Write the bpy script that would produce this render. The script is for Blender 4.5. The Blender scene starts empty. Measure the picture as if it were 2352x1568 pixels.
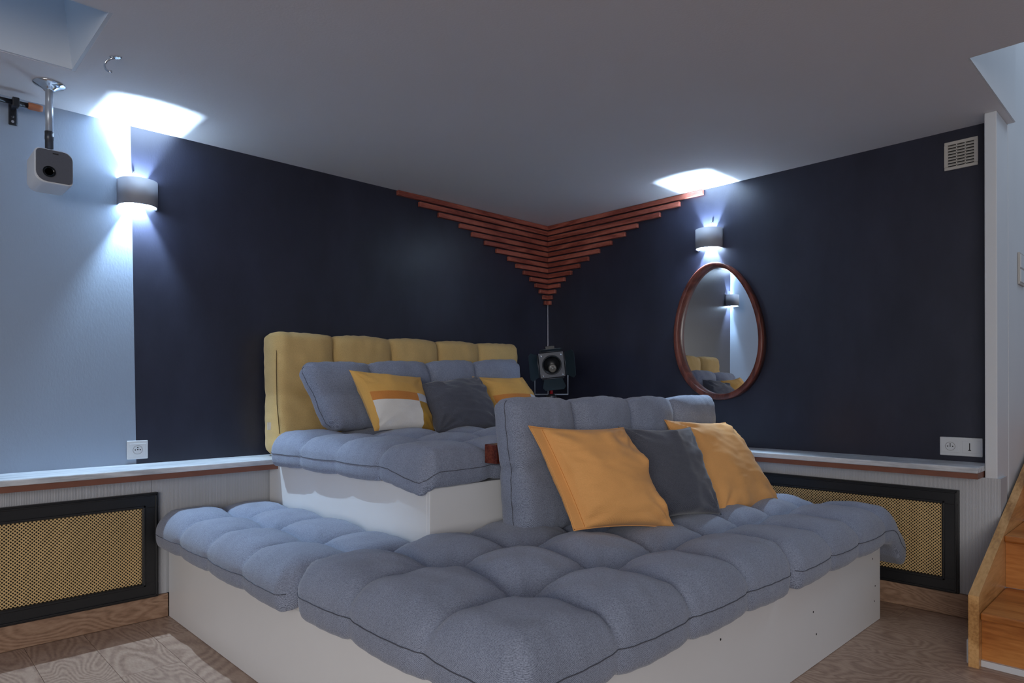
import bpy, bmesh, math, random
from mathutils import Vector, Matrix, noise

S = bpy.context.scene
COL = S.collection

# ------------------------------------------------------------------ camera
FPX, W, H = 1535.36, 2352.0, 1568.0
CAM = Vector((-3.4437, -3.2055, 0.9719))
YAW, ROLL, SHY = math.radians(46.0274), math.radians(-0.1197), 105.86
fwd = Vector((math.cos(YAW), math.sin(YAW), 0))
rt0 = Vector((math.sin(YAW), -math.cos(YAW), 0))
up0 = Vector((0, 0, 1))
rt = rt0 * math.cos(ROLL) + up0 * math.sin(ROLL)
up = up0 * math.cos(ROLL) - rt0 * math.sin(ROLL)
cd = bpy.data.cameras.new('camera')
cd.sensor_width = 36.0
cd.lens = FPX / W * 36.0
cd.shift_y = SHY / W
cd.clip_start = 0.05
cam = bpy.data.objects.new('camera', cd)
COL.objects.link(cam)
M = Matrix.Identity(4)
for i in range(3):
    M[i][0], M[i][1], M[i][2], M[i][3] = rt[i], up[i], -fwd[i], CAM[i]
cam.matrix_world = M
S.camera = cam


def at(px, py, axis, val):
    """point where the sight line through a photo pixel meets a plane axis=val"""
    d = fwd + rt * ((px - W / 2) / FPX) - up * ((py - H / 2 - SHY) / FPX)
    i = 'xyz'.index(axis)
    return CAM + d * ((val - CAM[i]) / d[i])


# ------------------------------------------------------------------ world, lights, exposure
world = bpy.data.worlds.new('world')
S.world = world
world.use_nodes = True
bg = world.node_tree.nodes['Background']
bg.inputs[0].default_value = (0.62, 0.74, 0.95, 1)
bg.inputs[1].default_value = 0.26

ad = bpy.data.lights.new('rear_ambient_fill', 'AREA')  # soft ambient fill added in the open space behind the camera, no window built
ad.shape = 'RECTANGLE'
ad.size, ad.size_y = 2.6, 1.5
ad.energy = 92
ad.color = (1.0, 0.96, 0.93)
al = bpy.data.objects.new('rear_ambient_fill', ad)
COL.objects.link(al)
al.location = (-6.3, -5.0, 1.35)
al.rotation_euler = (Vector((-1.0, -1.0, 0.7)) - al.location).to_track_quat('-Z', 'Y').to_euler()

kd = bpy.data.lights.new('skylight_daylight', 'AREA')
kd.shape = 'RECTANGLE'
kd.size, kd.size_y = 1.1, 0.42
kd.energy = 1.6
kd.color = (0.16, 0.50, 1.0)
kl = bpy.data.objects.new('skylight_daylight', kd)
COL.objects.link(kl)
kl.location = (-3.65, -0.70, 3.0)
ud = bpy.data.lights.new('upstairs_daylight', 'AREA')
ud.shape = 'RECTANGLE'
ud.size, ud.size_y = 1.4, 0.8
ud.energy = 13.0
ud.color = (0.66, 0.82, 1.0)
ul = bpy.data.objects.new('upstairs_daylight', ud)
COL.objects.link(ul)
ul.location = (0.5, -3.5, 3.5)
ul.rotation_euler = (Vector((-0.3, -2.7, 1.2)) - ul.location).to_track_quat('-Z', 'Y').to_euler()

S.view_settings.view_transform = 'Standard'
S.view_settings.look = 'None'
S.view_settings.exposure = 0.0
S.view_settings.gamma = 1.0
S.view_settings.use_curve_mapping = False

LAMP_W = 74.0
LAMP_COL = (0.54, 0.755, 1.0)
PLATE_E = 42.0

ZC = 2.10      # ceiling height
ZL = 0.646     # ledge height
DL = 0.238     # ledge depth
BP = 0.125     # lower panels stand this far in front of the upper wall


# ------------------------------------------------------------------ materials
def nt(name):
    m = bpy.data.materials.new(name)
    m.use_nodes = True
    t = m.node_tree
    return m, t, t.nodes['Principled BSDF']


def N(t, kind, **kw):
    n = t.nodes.new(kind)
    for k, v in kw.items():
        if k in n.inputs:
            n.inputs[k].default_value = v
        else:
            setattr(n, k, v)
    return n


def mix_rgb(t, fac, a, b):
    n = t.nodes.new('ShaderNodeMix')
    n.data_type = 'RGBA'
    for sock, v in ((0, fac), (6, a), (7, b)):
        if hasattr(v, 'links') or hasattr(v, 'is_linked'):
            t.links.new(v, n.inputs[sock])
        elif isinstance(v, (int, float)):
            n.inputs[sock].default_value = v
        else:
            n.inputs[sock].default_value = (*v, 1)
    return n.outputs[2]


def coords(t, scale=(1, 1, 1), out='Object'):
    tc = t.nodes.new('ShaderNodeTexCoord')
    mp = t.nodes.new('ShaderNodeMapping')
    mp.inputs['Scale'].default_value = scale
    t.links.new(tc.outputs[out], mp.inputs['Vector'])
    return mp.outputs['Vector']


def bump(t, p, height, strength=0.2, dist=0.01):
    b = N(t, 'ShaderNodeBump', Strength=strength, Distance=dist)
    t.links.new(height, b.inputs['Height'])
    t.links.new(b.outputs['Normal'], p.inputs['Normal'])


def ramp(t, fac, stops):
    r = t.nodes.new('ShaderNodeValToRGB')
    e = r.color_ramp.elements
    e[0].position, e[0].color = stops[0][0], (*stops[0][1], 1)
    e[1].position, e[1].color = stops[-1][0], (*stops[-1][1], 1)
    for pos, c in stops[1:-1]:
        x = e.new(pos)
        x.color = (*c, 1)
    t.links.new(fac, r.inputs[0])
    return r.outputs[0]


def plain(name, c, rough=0.5, metal=0.0, var=0.06, nscale=6.0, bstr=0.0, bscale=200.0, spec=0.5):
    m, t, p = nt(name)
    v = coords(t)
    n = N(t, 'ShaderNodeTexNoise', Scale=nscale, Detail=4.0)
    t.links.new(v, n.inputs['Vector'])
    lo = tuple(x * (1 - var) for x in c)
    hi = tuple(min(1, x * (1 + var)) for x in c)
    t.links.new(mix_rgb(t, n.outputs[0], lo, hi), p.inputs['Base Color'])
    p.inputs['Roughness'].default_value = rough
    p.inputs['Metallic'].default_value = metal
    p.inputs['Specular IOR Level'].default_value = spec
    if bstr:
        b = N(t, 'ShaderNodeTexNoise', Scale=bscale, Detail=3.0)
        t.links.new(v, b.inputs['Vector'])
        bump(t, p, b.outputs[0], bstr, 0.004)
    return m


def fabric(name, dark, light, rough=0.9, weave=420.0, sheen=0.25, bstr=0.25, blotch=0.12):
    m, t, p = nt(name)
    v = coords(t)
    a = N(t, 'ShaderNodeTexNoise', Scale=weave, Detail=2.0)
    t.links.new(v, a.inputs['Vector'])
    w1 = N(t, 'ShaderNodeTexWave', Scale=weave * 0.45, Distortion=3.0, bands_direction='DIAGONAL')
    w1.inputs['Detail Scale'].default_value = 1.5
    t.links.new(v, w1.inputs['Vector'])
    mx = N(t, 'ShaderNodeMath', operation='MULTIPLY_ADD')
    t.links.new(w1.outputs[1], mx.inputs[0])
    mx.inputs[1].default_value = 0.35
    mul = N(t, 'ShaderNodeMath', operation='MULTIPLY')
    t.links.new(a.outputs[0], mul.inputs[0])
    mul.inputs[1].default_value = 0.75
    t.links.new(mul.outputs[0], mx.inputs[2])
    c = ramp(t, mx.outputs[0], [(0.25, dark), (0.75, light)])
    big = N(t, 'ShaderNodeTexNoise', Scale=7.0, Detail=5.0)
    t.links.new(v, big.inputs['Vector'])
    r2 = ramp(t, big.outputs[0], [(0.3, (1 - blotch,) * 3), (0.7, (1, 1, 1))])
    mm = t.nodes.new('ShaderNodeMix')
    mm.data_type, mm.blend_type = 'RGBA', 'MULTIPLY'
    mm.inputs[0].default_value = 1.0
    t.links.new(c, mm.inputs[6])
    t.links.new(r2, mm.inputs[7])
    t.links.new(mm.outputs[2], p.inputs['Base Color'])
    p.inputs['Roughness'].default_value = rough
    p.inputs['Sheen Weight'].default_value = sheen
    p.inputs['Sheen Roughness'].default_value = 0.5
    p.inputs['Specular IOR Level'].default_value = 0.2
    bump(t, p, mx.outputs[0], bstr, 0.003)
    return m


def wood(name, dark, mid, light, axis='X', scale=1.0, rough=0.4, ring=14.0, dist=5.0, bstr=0.1, long=0.12, lw=0.22, fw=1.0):
    m, t, p = nt(name)
    sc = {'X': (long, 1, 1), 'Y': (1, long, 1), 'Z': (1, 1, long)}[axis]
    v = coords(t, tuple(s * scale for s in sc))
    oi = t.nodes.new('ShaderNodeObjectInfo')
    add = t.nodes.new('ShaderNodeVectorMath')
    add.operation = 'ADD'
    comb = t.nodes.new('ShaderNodeCombineXYZ')
    mul = N(t, 'ShaderNodeMath', operation='MULTIPLY')
    mul.inputs[1].default_value = 37.0
    t.links.new(oi.outputs['Random'], mul.inputs[0])
    for k in range(3):
        t.links.new(mul.outputs[0], comb.inputs[k])
    t.links.new(v, add.inputs[0])
    t.links.new(comb.outputs[0], add.inputs[1])
    n1 = N(t, 'ShaderNodeTexNoise', Scale=ring * 0.35, Detail=2.0, Distortion=0.6)
    t.links.new(add.outputs[0], n1.inputs['Vector'])
    fr = N(t, 'ShaderNodeMath', operation='MULTIPLY')
    fr.inputs[1].default_value = ring
    t.links.new(n1.outputs[0], fr.inputs[0])
    sn = N(t, 'ShaderNodeMath', operation='SINE')
    f2 = N(t, 'ShaderNodeMath', operation='MULTIPLY')
    f2.inputs[1].default_value = dist
    t.links.new(fr.outputs[0], f2.inputs[0])
    t.links.new(f2.outputs[0], sn.inputs[0])
    fine = N(t, 'ShaderNodeTexNoise', Scale=ring * 14, Detail=4.0)
    t.links.new(add.outputs[0], fine.inputs['Vector'])
    ma = N(t, 'ShaderNodeMath', operation='MULTIPLY_ADD')
    t.links.new(sn.outputs[0], ma.inputs[0])
    ma.inputs[1].default_value = lw
    fm = N(t, 'ShaderNodeMath', operation='MULTIPLY_ADD')
    t.links.new(fine.outputs[0], fm.inputs[0])
    fm.inputs[1].default_value = fw
    fm.inputs[2].default_value = 0.5 - 0.5 * fw
    t.links.new(fm.outputs[0], ma.inputs[2])
    c = ramp(t, ma.outputs[0], [(0.2, dark), (0.5, mid), (0.8, light)])
    t.links.new(c, p.inputs['Base Color'])
    p.inputs['Roughness'].default_value = rough
    bump(t, p, ma.outputs[0], bstr, 0.002)
    return m


def wall_paint(name, axis, edge, white, dark):
    """white plaster with a dark painted field where coordinate > edge (world metres)"""
    m, t, p = nt(name)
    geo = t.nodes.new('ShaderNodeNewGeometry')
    sx = t.nodes.new('ShaderNodeSeparateXYZ')
    t.links.new(geo.outputs['Position'], sx.inputs[0])
    gt = N(t, 'ShaderNodeMath', operation='GREATER_THAN')
    # the painted edge is not quite plumb
    sl = N(t, 'ShaderNodeMath', operation='MULTIPLY_ADD')
    t.links.new(sx.outputs['Z'], sl.inputs[0])
    sl.inputs[1].default_value = 0.014
    t.links.new(sx.outputs['X' if axis == 'X' else 'Y'], sl.inputs[2])
    t.links.new(sl.outputs[0], gt.inputs[0])
    gt.inputs[1].default_value = edge
    v = coords(t, (1, 1, 0.45))
    n = N(t, 'ShaderNodeTexNoise', Scale=5.0, Detail=6.0, Roughness=0.65)
    t.links.new(v, n.inputs['Vector'])
    dk = ramp(t, n.outputs[0], [(0.3, tuple(x * 0.8 for x in dark)), (0.72, tuple(x * 1.25 for x in dark))])
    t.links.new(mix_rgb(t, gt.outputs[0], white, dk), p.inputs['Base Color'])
    rr = N(t, 'ShaderNodeMapRange')
    t.links.new(n.outputs[0], rr.inputs[0])
    rr.inputs['To Min'].default_value = 0.28
    rr.inputs['To Max'].default_value = 0.42
    rm = t.nodes.new('ShaderNodeMix')
    t.links.new(gt.outputs[0], rm.inputs[0])
    rm.inputs[2].default_value = 0.7
    t.links.new(rr.outputs[0], rm.inputs[3])
    t.links.new(rm.outputs[0], p.inputs['Roughness'])
    b = N(t, 'ShaderNodeTexNoise', Scale=160.0, Detail=4.0)
    t.links.new(v, b.inputs['Vector'])
    bump(t, p, b.outputs[0], 0.12, 0.003)
    return m


def ribbed(name, c, axis):
    m, t, p = nt(name)
    v = coords(t)
    w = N(t, 'ShaderNodeTexWave', Scale=62.0, bands_direction=axis)
    t.links.new(v, w.inputs['Vector'])
    t.links.new(ramp(t, w.outputs[1], [(0.0, tuple(x * 0.8 for x in c)), (0.6, c)]), p.inputs['Base Color'])
    p.inputs['Roughness'].default_value = 0.7
    bump(t, p, w.outputs[1], 0.35, 0.002)
    return m


def emit(name, c, s):
    m, t, p = nt(name)
    p.inputs['Base Color'].default_value = (0.9, 0.9, 0.9, 1)
    p.inputs['Emission Color'].default_value = (*c, 1)
    p.inputs['Emission Strength'].default_value = s
    return m


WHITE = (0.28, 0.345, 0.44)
NAVY = (0.0215, 0.0230, 0.0390)
MT = {}
MT['ceiling'] = plain('ceiling_paint', (0.74, 0.72, 0.73), 0.75, var=0.03, nscale=2.0, bstr=0.12, bscale=120)
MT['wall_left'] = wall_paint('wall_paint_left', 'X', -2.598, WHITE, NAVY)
MT['wall_right'] = wall_paint('wall_paint_right', 'Y', -50.0, WHITE, NAVY)
MT['white'] = plain('white_paint', (0.66, 0.68, 0.71), 0.55, var=0.04, bstr=0.06)
MT['melamine'] = plain('white_melamine', (0.80, 0.80, 0.80), 0.38, var=0.03, nscale=3.0)
MT['rib_x'] = ribbed('ribbed_wallpaper_left', (0.52, 0.53, 0.56), 'X')
MT['rib_y'] = ribbed('ribbed_wallpaper_right', (0.52, 0.53, 0.56), 'Y')
MT['ledge_x'] = wood('limed_wood_left', (0.42, 0.44, 0.47), (0.56, 0.58, 0.61), (0.68, 0.70, 0.73), 'X', rough=0.45, bstr=0.15)
MT['ledge_y'] = wood('limed_wood_right', (0.42, 0.44, 0.47), (0.56, 0.58, 0.61), (0.68, 0.70, 0.73), 'Y', rough=0.45, bstr=0.15)
MT['strip'] = plain('red_brown_strip', (0.20, 0.075, 0.045), 0.5, var=0.2, nscale=12)
MT['black'] = plain('black_frame_paint', (0.012, 0.0125, 0.014), 0.38, var=0.1)
MT['dark'] = plain('dark_void', (0.008, 0.007, 0.006), 0.9)
MT['brass'] = plain('brass_sheet', (0.80, 0.56, 0.26), 0.42, metal=0.2, var=0.12, nscale=5)
MT['floor'] = wood('oak_laminate', (0.26, 0.165, 0.118), (0.42, 0.285, 0.21), (0.54, 0.395, 0.30), 'Y', rough=0.42, ring=9.0, dist=26.0, bstr=0.12, long=0.33, lw=0.14, fw=0.6)
MT['base_x'] = wood('oak_baseboard_left', (0.20, 0.115, 0.07), (0.345, 0.21, 0.135), (0.44, 0.29, 0.195), 'X', rough=0.45, ring=11, dist=18.0, long=0.3, lw=0.13, fw=0.6)
MT['base_y'] = wood('oak_baseboard_right', (0.20, 0.115, 0.07), (0.345, 0.21, 0.135), (0.44, 0.29, 0.195), 'Y', rough=0.45, ring=11, dist=18.0, long=0.3, lw=0.13, fw=0.6)
MT['slat_x'] = wood('red_wood_left', (0.20, 0.045, 0.030), (0.33, 0.085, 0.055), (0.44, 0.135, 0.09), 'X', rough=0.45, ring=16, dist=3.0)
MT['slat_y'] = wood('red_wood_right', (0.20, 0.045, 0.030), (0.33, 0.085, 0.055), (0.44, 0.135, 0.09), 'Y', rough=0.45, ring=16, dist=3.0)
MT['rail'] = wood('dark_red_wood', (0.05, 0.009, 0.005), (0.10, 0.018, 0.010), (0.17, 0.04, 0.02), 'X', rough=0.25, ring=10)
MT['mirror_wood'] = wood('mirror_wood', (0.07, 0.018, 0.013), (0.125, 0.033, 0.022), (0.19, 0.055, 0.036), 'Z', rough=0.35, ring=16, dist=3.0)
MT['stair'] = wood('stair_wood', (0.30, 0.095, 0.018), (0.46, 0.165, 0.038), (0.58, 0.24, 0.065), 'Y', rough=0.28, ring=7, dist=4.0)
MT['stringer'] = wood('stringer_wood', (0.38, 0.18, 0.055), (0.56, 0.30, 0.105), (0.68, 0.39, 0.16), 'X', rough=0.35, ring=8, dist=4.0)
MT['sock'] = plain('socket_plastic', (0.62, 0.64, 0.66), 0.35, var=0.02)
MT['vent'] = plain('vent_plastic', (0.50, 0.47, 0.43), 0.5, var=0.05)
MT['hole'] = plain('socket_hole', (0.01, 0.01, 0.01), 0.6)
MT['greyface'] = plain('socket_recess', (0.30, 0.30, 0.31), 0.5)
MT['chrome'] = plain('chrome', (0.75, 0.78, 0.82), 0.14, metal=1.0, var=0.02)
MT['silver'] = plain('painted_silver', (0.48, 0.52, 0.58), 0.35, metal=0.5)
MT['sconce'] = plain('sconce_paint', (0.33, 0.34, 0.38), 0.5, var=0.02)
MT['plate'] = emit('sconce_diffuser', LAMP_COL, PLATE_E)
MT['proj_body'] = plain('projector_white', (0.72, 0.74, 0.78), 0.4, var=0.02)
MT['proj_face'] = plain('projector_grey', (0.10, 0.104, 0.125), 0.55, var=0.1, nscale=200)
MT['glass'] = plain('lens_glass', (0.004, 0.006, 0.008), 0.08)
MT['rod'] = plain('black_rod', (0.012, 0.014, 0.018), 0.35)
MT['finial'] = plain('copper_finial', (0.36, 0.13, 0.06), 0.4, var=0.1)
MT['mirror'] = plain('mirror_glass', (0.9, 0.92, 0.93), 0.008, metal=1.0, var=0.0)
MT['lampblack'] = plain('lamp_black', (0.014, 0.016, 0.02), 0.35)
MT['lampgrey'] = plain('lamp_grey_metal', (0.07, 0.073, 0.085), 0.4, metal=0.6)
MT['flap'] = plain('barn_door', (0.02, 0.035, 0.045), 0.45)
MT['red'] = plain('red_metal', (0.42, 0.01, 0.014), 0.3)
MT['tripod'] = wood('tripod_wood', (0.07, 0.022, 0.012), (0.13, 0.045, 0.022), (0.2, 0.08, 0.04), 'Z', rough=0.4)
MT['bulb'] = plain('reflector_bulb', (0.5, 0.48, 0.44), 0.15, metal=0.6)
MT['cable'] = plain('grey_cable', (0.42, 0.42, 0.46), 0.5)
MT['gfab'] = fabric('grey_blue_weave', (0.120, 0.138, 0.190), (0.365, 0.41, 0.53), weave=330.0)
MT['seam'] = plain('seam_thread', (0.09, 0.095, 0.12), 0.9)
MT['yfab'] = fabric('mustard_weave', (0.52, 0.335, 0.12), (0.76, 0.53, 0.225), sheen=0.15)
MT['yseam'] = plain('mustard_seam', (0.17, 0.105, 0.035), 0.9)
MT['velvet'] = fabric('charcoal_velvet', (0.06, 0.064, 0.083), (0.115, 0.12, 0.15), weave=300, sheen=0.35, bstr=0.1, rough=0.75)
MT['orange'] = fabric('orange_cotton', (0.86, 0.41, 0.135), (0.95, 0.48, 0.165), weave=350, sheen=0.1, bstr=0.1, rough=0.7)
MT['p_must'] = fabric('patch_mustard', (0.74, 0.40, 0.10), (0.85, 0.49, 0.14), weave=380, bstr=0.1, sheen=0.1)
MT['p_rust'] = fabric('patch_rust', (0.64, 0.23, 0.05), (0.74, 0.30, 0.08), weave=380, bstr=0.1, sheen=0.1)
MT['p_cream'] = fabric('patch_cream', (0.80, 0.77, 0.73), (0.90, 0.875, 0.83), weave=380, bstr=0.12, sheen=0.1)
MT['p_ochre'] = fabric('patch_ochre', (0.47, 0.25, 0.035), (0.56, 0.32, 0.06), weave=380, bstr=0.1, sheen=0.1)
MT['p_grey'] = fabric('patch_grey', (0.56, 0.57, 0.62), (0.66, 0.67, 0.72), weave=380, bstr=0.1, sheen=0.1)
MT['tag'] = plain('white_tag', (0.75, 0.75, 0.74), 0.7)


# ------------------------------------------------------------------ object helpers
ORG = {}


def tag(o, label=None, cat=None, group=None, kind=None):
    if label:
        o['label'] = label
    if cat:
        o['category'] = cat
    if group:
        o['group'] = group
    if kind:
        o['kind'] = kind
    return o


def thing(name, loc, label, cat, group=None):
    o = bpy.data.objects.new(name, None)
    o.empty_display_size = 0.05
    COL.objects.link(o)
    o.location = loc
    ORG[o] = Vector(loc)
    return tag(o, label, cat, group)


def obj(name, vf, mat, parent=None, smooth=False, label=None, origin=None):
    """link verts (world metres) + faces as one mesh object"""
    vs, fs = vf
    vs = [Vector(v) for v in vs]
    if parent is not None:
        o0 = ORG[parent]
    elif origin is not None:
        o0 = Vector(origin)
    else:
        o0 = Vector(((min(v.x for v in vs) + max(v.x for v in vs)) / 2,
                     (min(v.y for v in vs) + max(v.y for v in vs)) / 2,
                     min(v.z for v in vs)))
    me = bpy.data.meshes.new(name)
    me.from_pydata([v - o0 for v in vs], [], fs)
    me.update()
    bm = bmesh.new()
    bm.from_mesh(me)
    bmesh.ops.recalc_face_normals(bm, faces=bm.faces)
    bm.to_mesh(me)
    bm.free()
    if smooth:
        for p in me.polygons:
            p.use_smooth = True
    me.materials.append(MT[mat] if isinstance(mat, str) else mat)
    o = bpy.data.objects.new(name, me)
    COL.objects.link(o)
    if parent is not None:
        o.parent = parent
    else:
        o.location = o0
    ORG[o] = o0
    if label:
        o['label'] = label
    return o


def struct(name, vf, mat, parent=None, **k):
    o = obj(name, vf, mat, parent, **k)
    o['kind'] = 'structure'
    return o


def join(*parts):
    V, F = [], []
    for vs, fs in parts:
        n = len(V)
        V += [Vector(v) for v in vs]
        F += [tuple(i + n for i in f) for f in fs]
    return V, F


def box(x0, x1, y0, y1, z0, z1, r=0.0, seg=2):
    if r <= 0:
        V = [Vector((x, y, z)) for x in (x0, x1) for y in (y0, y1) for z in (z0, z1)]
        F = [(0, 1, 3, 2), (4, 6, 7, 5), (0, 4, 5, 1), (2, 3, 7, 6), (0, 2, 6, 4), (1, 5, 7, 3)]
        return V, F
    bm = bmesh.new()
    bmesh.ops.create_cube(bm, size=1)
    for v in bm.verts:
        v.co = Vector(((x0 + x1) / 2 + v.co.x * (x1 - x0), (y0 + y1) / 2 + v.co.y * (y1 - y0), (z0 + z1) / 2 + v.co.z * (z1 - z0)))
    bmesh.ops.bevel(bm, geom=bm.edges[:], offset=r, segments=seg, profile=0.5, affect='EDGES')
    bm.verts.index_update()
    V = [v.co.copy() for v in bm.verts]
    F = [tuple(v.index for v in f.verts) for f in bm.faces]
    bm.free()
    return V, F


def tube(pts, r, n=10, cap=True):
    """round tube along pts, r a number or a list"""
    pts = [Vector(p) for p in pts]
    rs = r if isinstance(r, (list, tuple)) else [r] * len(pts)
    V, F = [], []
    prev = None
    for i, p in enumerate(pts):
        d = (pts[min(i + 1, len(pts) - 1)] - pts[max(i - 1, 0)]).normalized()
        if prev is None:
            a = Vector((0, 0, 1)) if abs(d.z) < 0.9 else Vector((1, 0, 0))
            u = d.cross(a).normalized()
        else:
            u = (prev - d * prev.dot(d)).normalized()
        prev = u
        w = d.cross(u)
        for k in range(n):
            a = 2 * math.pi * k / n
            V.append(p + (u * math.cos(a) + w * math.sin(a)) * rs[i])
    for i in range(len(pts) - 1):
        for k in range(n):
            F.append((i * n + k, i * n + (k + 1) % n, (i + 1) * n + (k + 1) % n, (i + 1) * n + k))
    if cap:
        F.append(tuple(range(n - 1, -1, -1)))
        F.append(tuple(range((len(pts) - 1) * n, len(pts) * n)))
    return V, F


def lathe(center, axis, prof, n=24, cap=True):
    """profile of (distance along axis, radius)"""
    axis = Vector(axis).normalized()
    pts = [Vector(center) + axis * a for a, _ in prof]
    a = Vector((0, 0, 1)) if abs(axis.z) < 0.9 else Vector((1, 0, 0))
    u = axis.cross(a).normalized()
    w = axis.cross(u)
    V, F = [], []
    for p, (_, r) in zip(pts, prof):
        for k in range(n):
            t = 2 * math.pi * k / n
            V.append(p + (u * math.cos(t) + w * math.sin(t)) * max(r, 1e-5))
    for i in range(len(prof) - 1):
        for k in range(n):
            F.append((i * n + k, i * n + (k + 1) % n, (i + 1) * n + (k + 1) % n, (i + 1) * n + k))
    if cap:
        F.append(tuple(range(n)))
        F.append(tuple(range((len(prof) - 1) * n, len(prof) * n)))
    return V, F


def prism(poly, d):
    """extrude a planar polygon (3d points) by vector d"""
    d = Vector(d)
    n = len(poly)
    V = [Vector(p) for p in poly] + [Vector(p) + d for p in poly]
    F = [tuple(range(n)), tuple(range(n, 2 * n))]
    for i in range(n):
        F.append((i, (i + 1) % n, n + (i + 1) % n, n + i))
    return V, F


# ------------------------------------------------------------------ the room shell
floor = struct('floor', box(-6.6, 0.1, -6.6, 0.0, -0.12, -0.012), 'dark')
rng = random.Random(4)
pw, gap = 0.192, 0.0012
x = -4.75
i = 0
plank_mesh = {}
while x < 0.0:
    y = -5.2 - rng.random() * 1.1
    while y < 0:
        y1 = min(y + 1.28, 0.0)
        y0 = max(y, -4.9)
        if y1 - y0 > 0.05:
            obj('plank', box(x, min(x + pw - gap, 0.1), y0, y1 - gap, -0.012, 0.0), 'floor', floor)
        y += 1.28
    x += pw

# ceiling slab with the skylight shaft and the stair opening left free
HX, HY = (-4.3, -2.908), (-0.925, -0.412)      # skylight shaft
SX, SY = (-0.716, 2.2), (-3.6, -2.64)          # stair opening
def slab(xs, ys, holes, z0, z1):
    xs, ys = sorted(xs), sorted(ys)
    parts = []
    for a, b in zip(xs, xs[1:]):
        for c, d in zip(ys, ys[1:]):
            mx, my = (a + b) / 2, (c + d) / 2
            if any(h[0] < mx < h[1] and h[2] < my < h[3] for h in holes):
                continue
            parts.append(box(a, b, c, d, z0, z1))
    return join(*parts)


ceil = struct('ceiling', slab([-6.6, HX[0], HX[1], SX[0], 0.089], [-6.6, SY[0], SY[1], HY[0], HY[1], 0.12],
                              [(*HX, *HY), (SX[0], 3.0, *SY)], ZC, ZC + 0.32), 'ceiling')
# skylight shaft linings (splayed towards the roof window)
sh = []
zt = ZC + 1.0
a0, b0, c0, d0 = HX[0], HX[1], HY[0], HY[1]
a1, b1, c1, d1 = HX[0], HX[1] - 0.10, HY[0] - 0.1, HY[1] - 0.0
def lining(name, p):
    n = (Vector(p[1]) - Vector(p[0])).cross(Vector(p[3]) - Vector(p[0])).normalized() * 0.012
    struct(name, prism(p, n), 'white', ceil)


z0 = ZC + 0.001
lining('shaft_lining', [(a0, d0, z0), (b0, d0, z0), (b1, d1, zt), (a1, d1, zt)])
lining('shaft_lining', [(b0, d0, z0), (b0, c0, z0), (b1, c1, zt), (b1, d1, zt)])
lining('shaft_lining', [(b0, c0, z0), (a0, c0, z0), (a1, c1, zt), (b1, c1, zt)])
lining('shaft_lining', [(a0, c0, z0), (a0, d0, z0), (a1, d1, zt), (a1, c1, zt)])
# stair opening faces
struct('stairwell_edge', box(SX[0] + 0.001, 0.089, SY[1] - 0.006, SY[1] - 0.0005, ZC + 0.001, ZC + 0.9), 'white', ceil)

wall_left = struct('wall_left', box(-6.6, 0.12, 0.0, 0.12, 0.0, ZC), 'wall_left')
wall_right = struct('wall_right', box(0.0, 0.12, -2.6, 0.0, 0.0, ZC), 'wall_right')
# wall of the staircase, running on behind the right wall
wall_stair = struct('wall_stair', box(0.1005, 2.6, -2.618, -2.6005, -0.1, 4.2), 'white')
# white corner post closing the end of the right wall
post = struct('trim_1', box(-0.122, 0.1, -2.617, -2.574, 0.437, ZC, 0.004), 'white')

# dado panels
struct('dado_panel', box(-2.582, -0.001, -BP, -0.001, 0.10, ZL - 0.05), 'rib_x', wall_left)
struct('dado_panel', box(-4.6, -2.5835, -BP, -0.001, 0.10, ZL - 0.05), 'rib_x', wall_left)
struct('dado_panel', box(-BP, -0.001, -2.628, -BP - 0.0005, 0.10, ZL - 0.05), 'rib_y', wall_right)

# ledges: limed top board with a red-brown strip under its nose
def ledge(name, x0, x1, y0, y1, mat, strip):
    o = struct(name, box(x0, x1, y0, y1, ZL - 0.024, ZL, 0.004), mat)
    s = struct('edge_strip', box(*strip, ZL - 0.048, ZL - 0.0241), 'strip', o)
    return o


ledge('trim_2', -4.6, -DL - 0.001, -DL, -0.001, 'ledge_x', (-4.6, -DL - 0.02, -DL + 0.012, -0.002))
ledge('trim_3', -DL, -0.001, -2.573, -0.001, 'ledge_y', (-DL + 0.012, -0.002, -2.57, -0.3))

struct('baseboard_left', box(-4.6, -2.52, -BP - 0.01, -0.002, 0.001, 0.099, 0.003), 'base_x')
struct('baseboard_right', box(-BP - 0.01, -0.002, -2.632, -BP - 0.02, 0.001, 0.099, 0.003), 'base_y')


# ------------------------------------------------------------------ radiator covers
def frame_piece(T, u0, u1, z0, z1, n0, n1, r=0.003):
    vs, fs = box(u0, u1, n0, n1, z0, z1, r)
    return [T(*v) for v in vs], fs


def perforated(T, u0, u1, z0, z1, n, a=0.0131):
    k = 8
    s = a / k
    nu, nz = int((u1 - u0) / s), int((z1 - z0) / s)
    holes = {((dx + c) % k, (dz + c) % k) for c in (0, 4) for dx in range(-2, 3) for dz in range(-2, 3) if abs(dx) + abs(dz) <= 2}
    V, F = [], []
    for j in range(nz):
        i = 0
        while i < nu:
            if (i % k, j % k) in holes:
                i += 1
                continue
            e = i
            while e < nu and (e % k, j % k) not in holes:
                e += 1
            b = len(V)
            for (uu, zz) in ((i, j), (e, j), (e, j + 1), (i, j + 1)):
                V.append(T(u0 + uu * s, n, z0 + zz * s))
            F.append((b, b + 1, b + 2, b + 3))
            i = e
    return V, F


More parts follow.
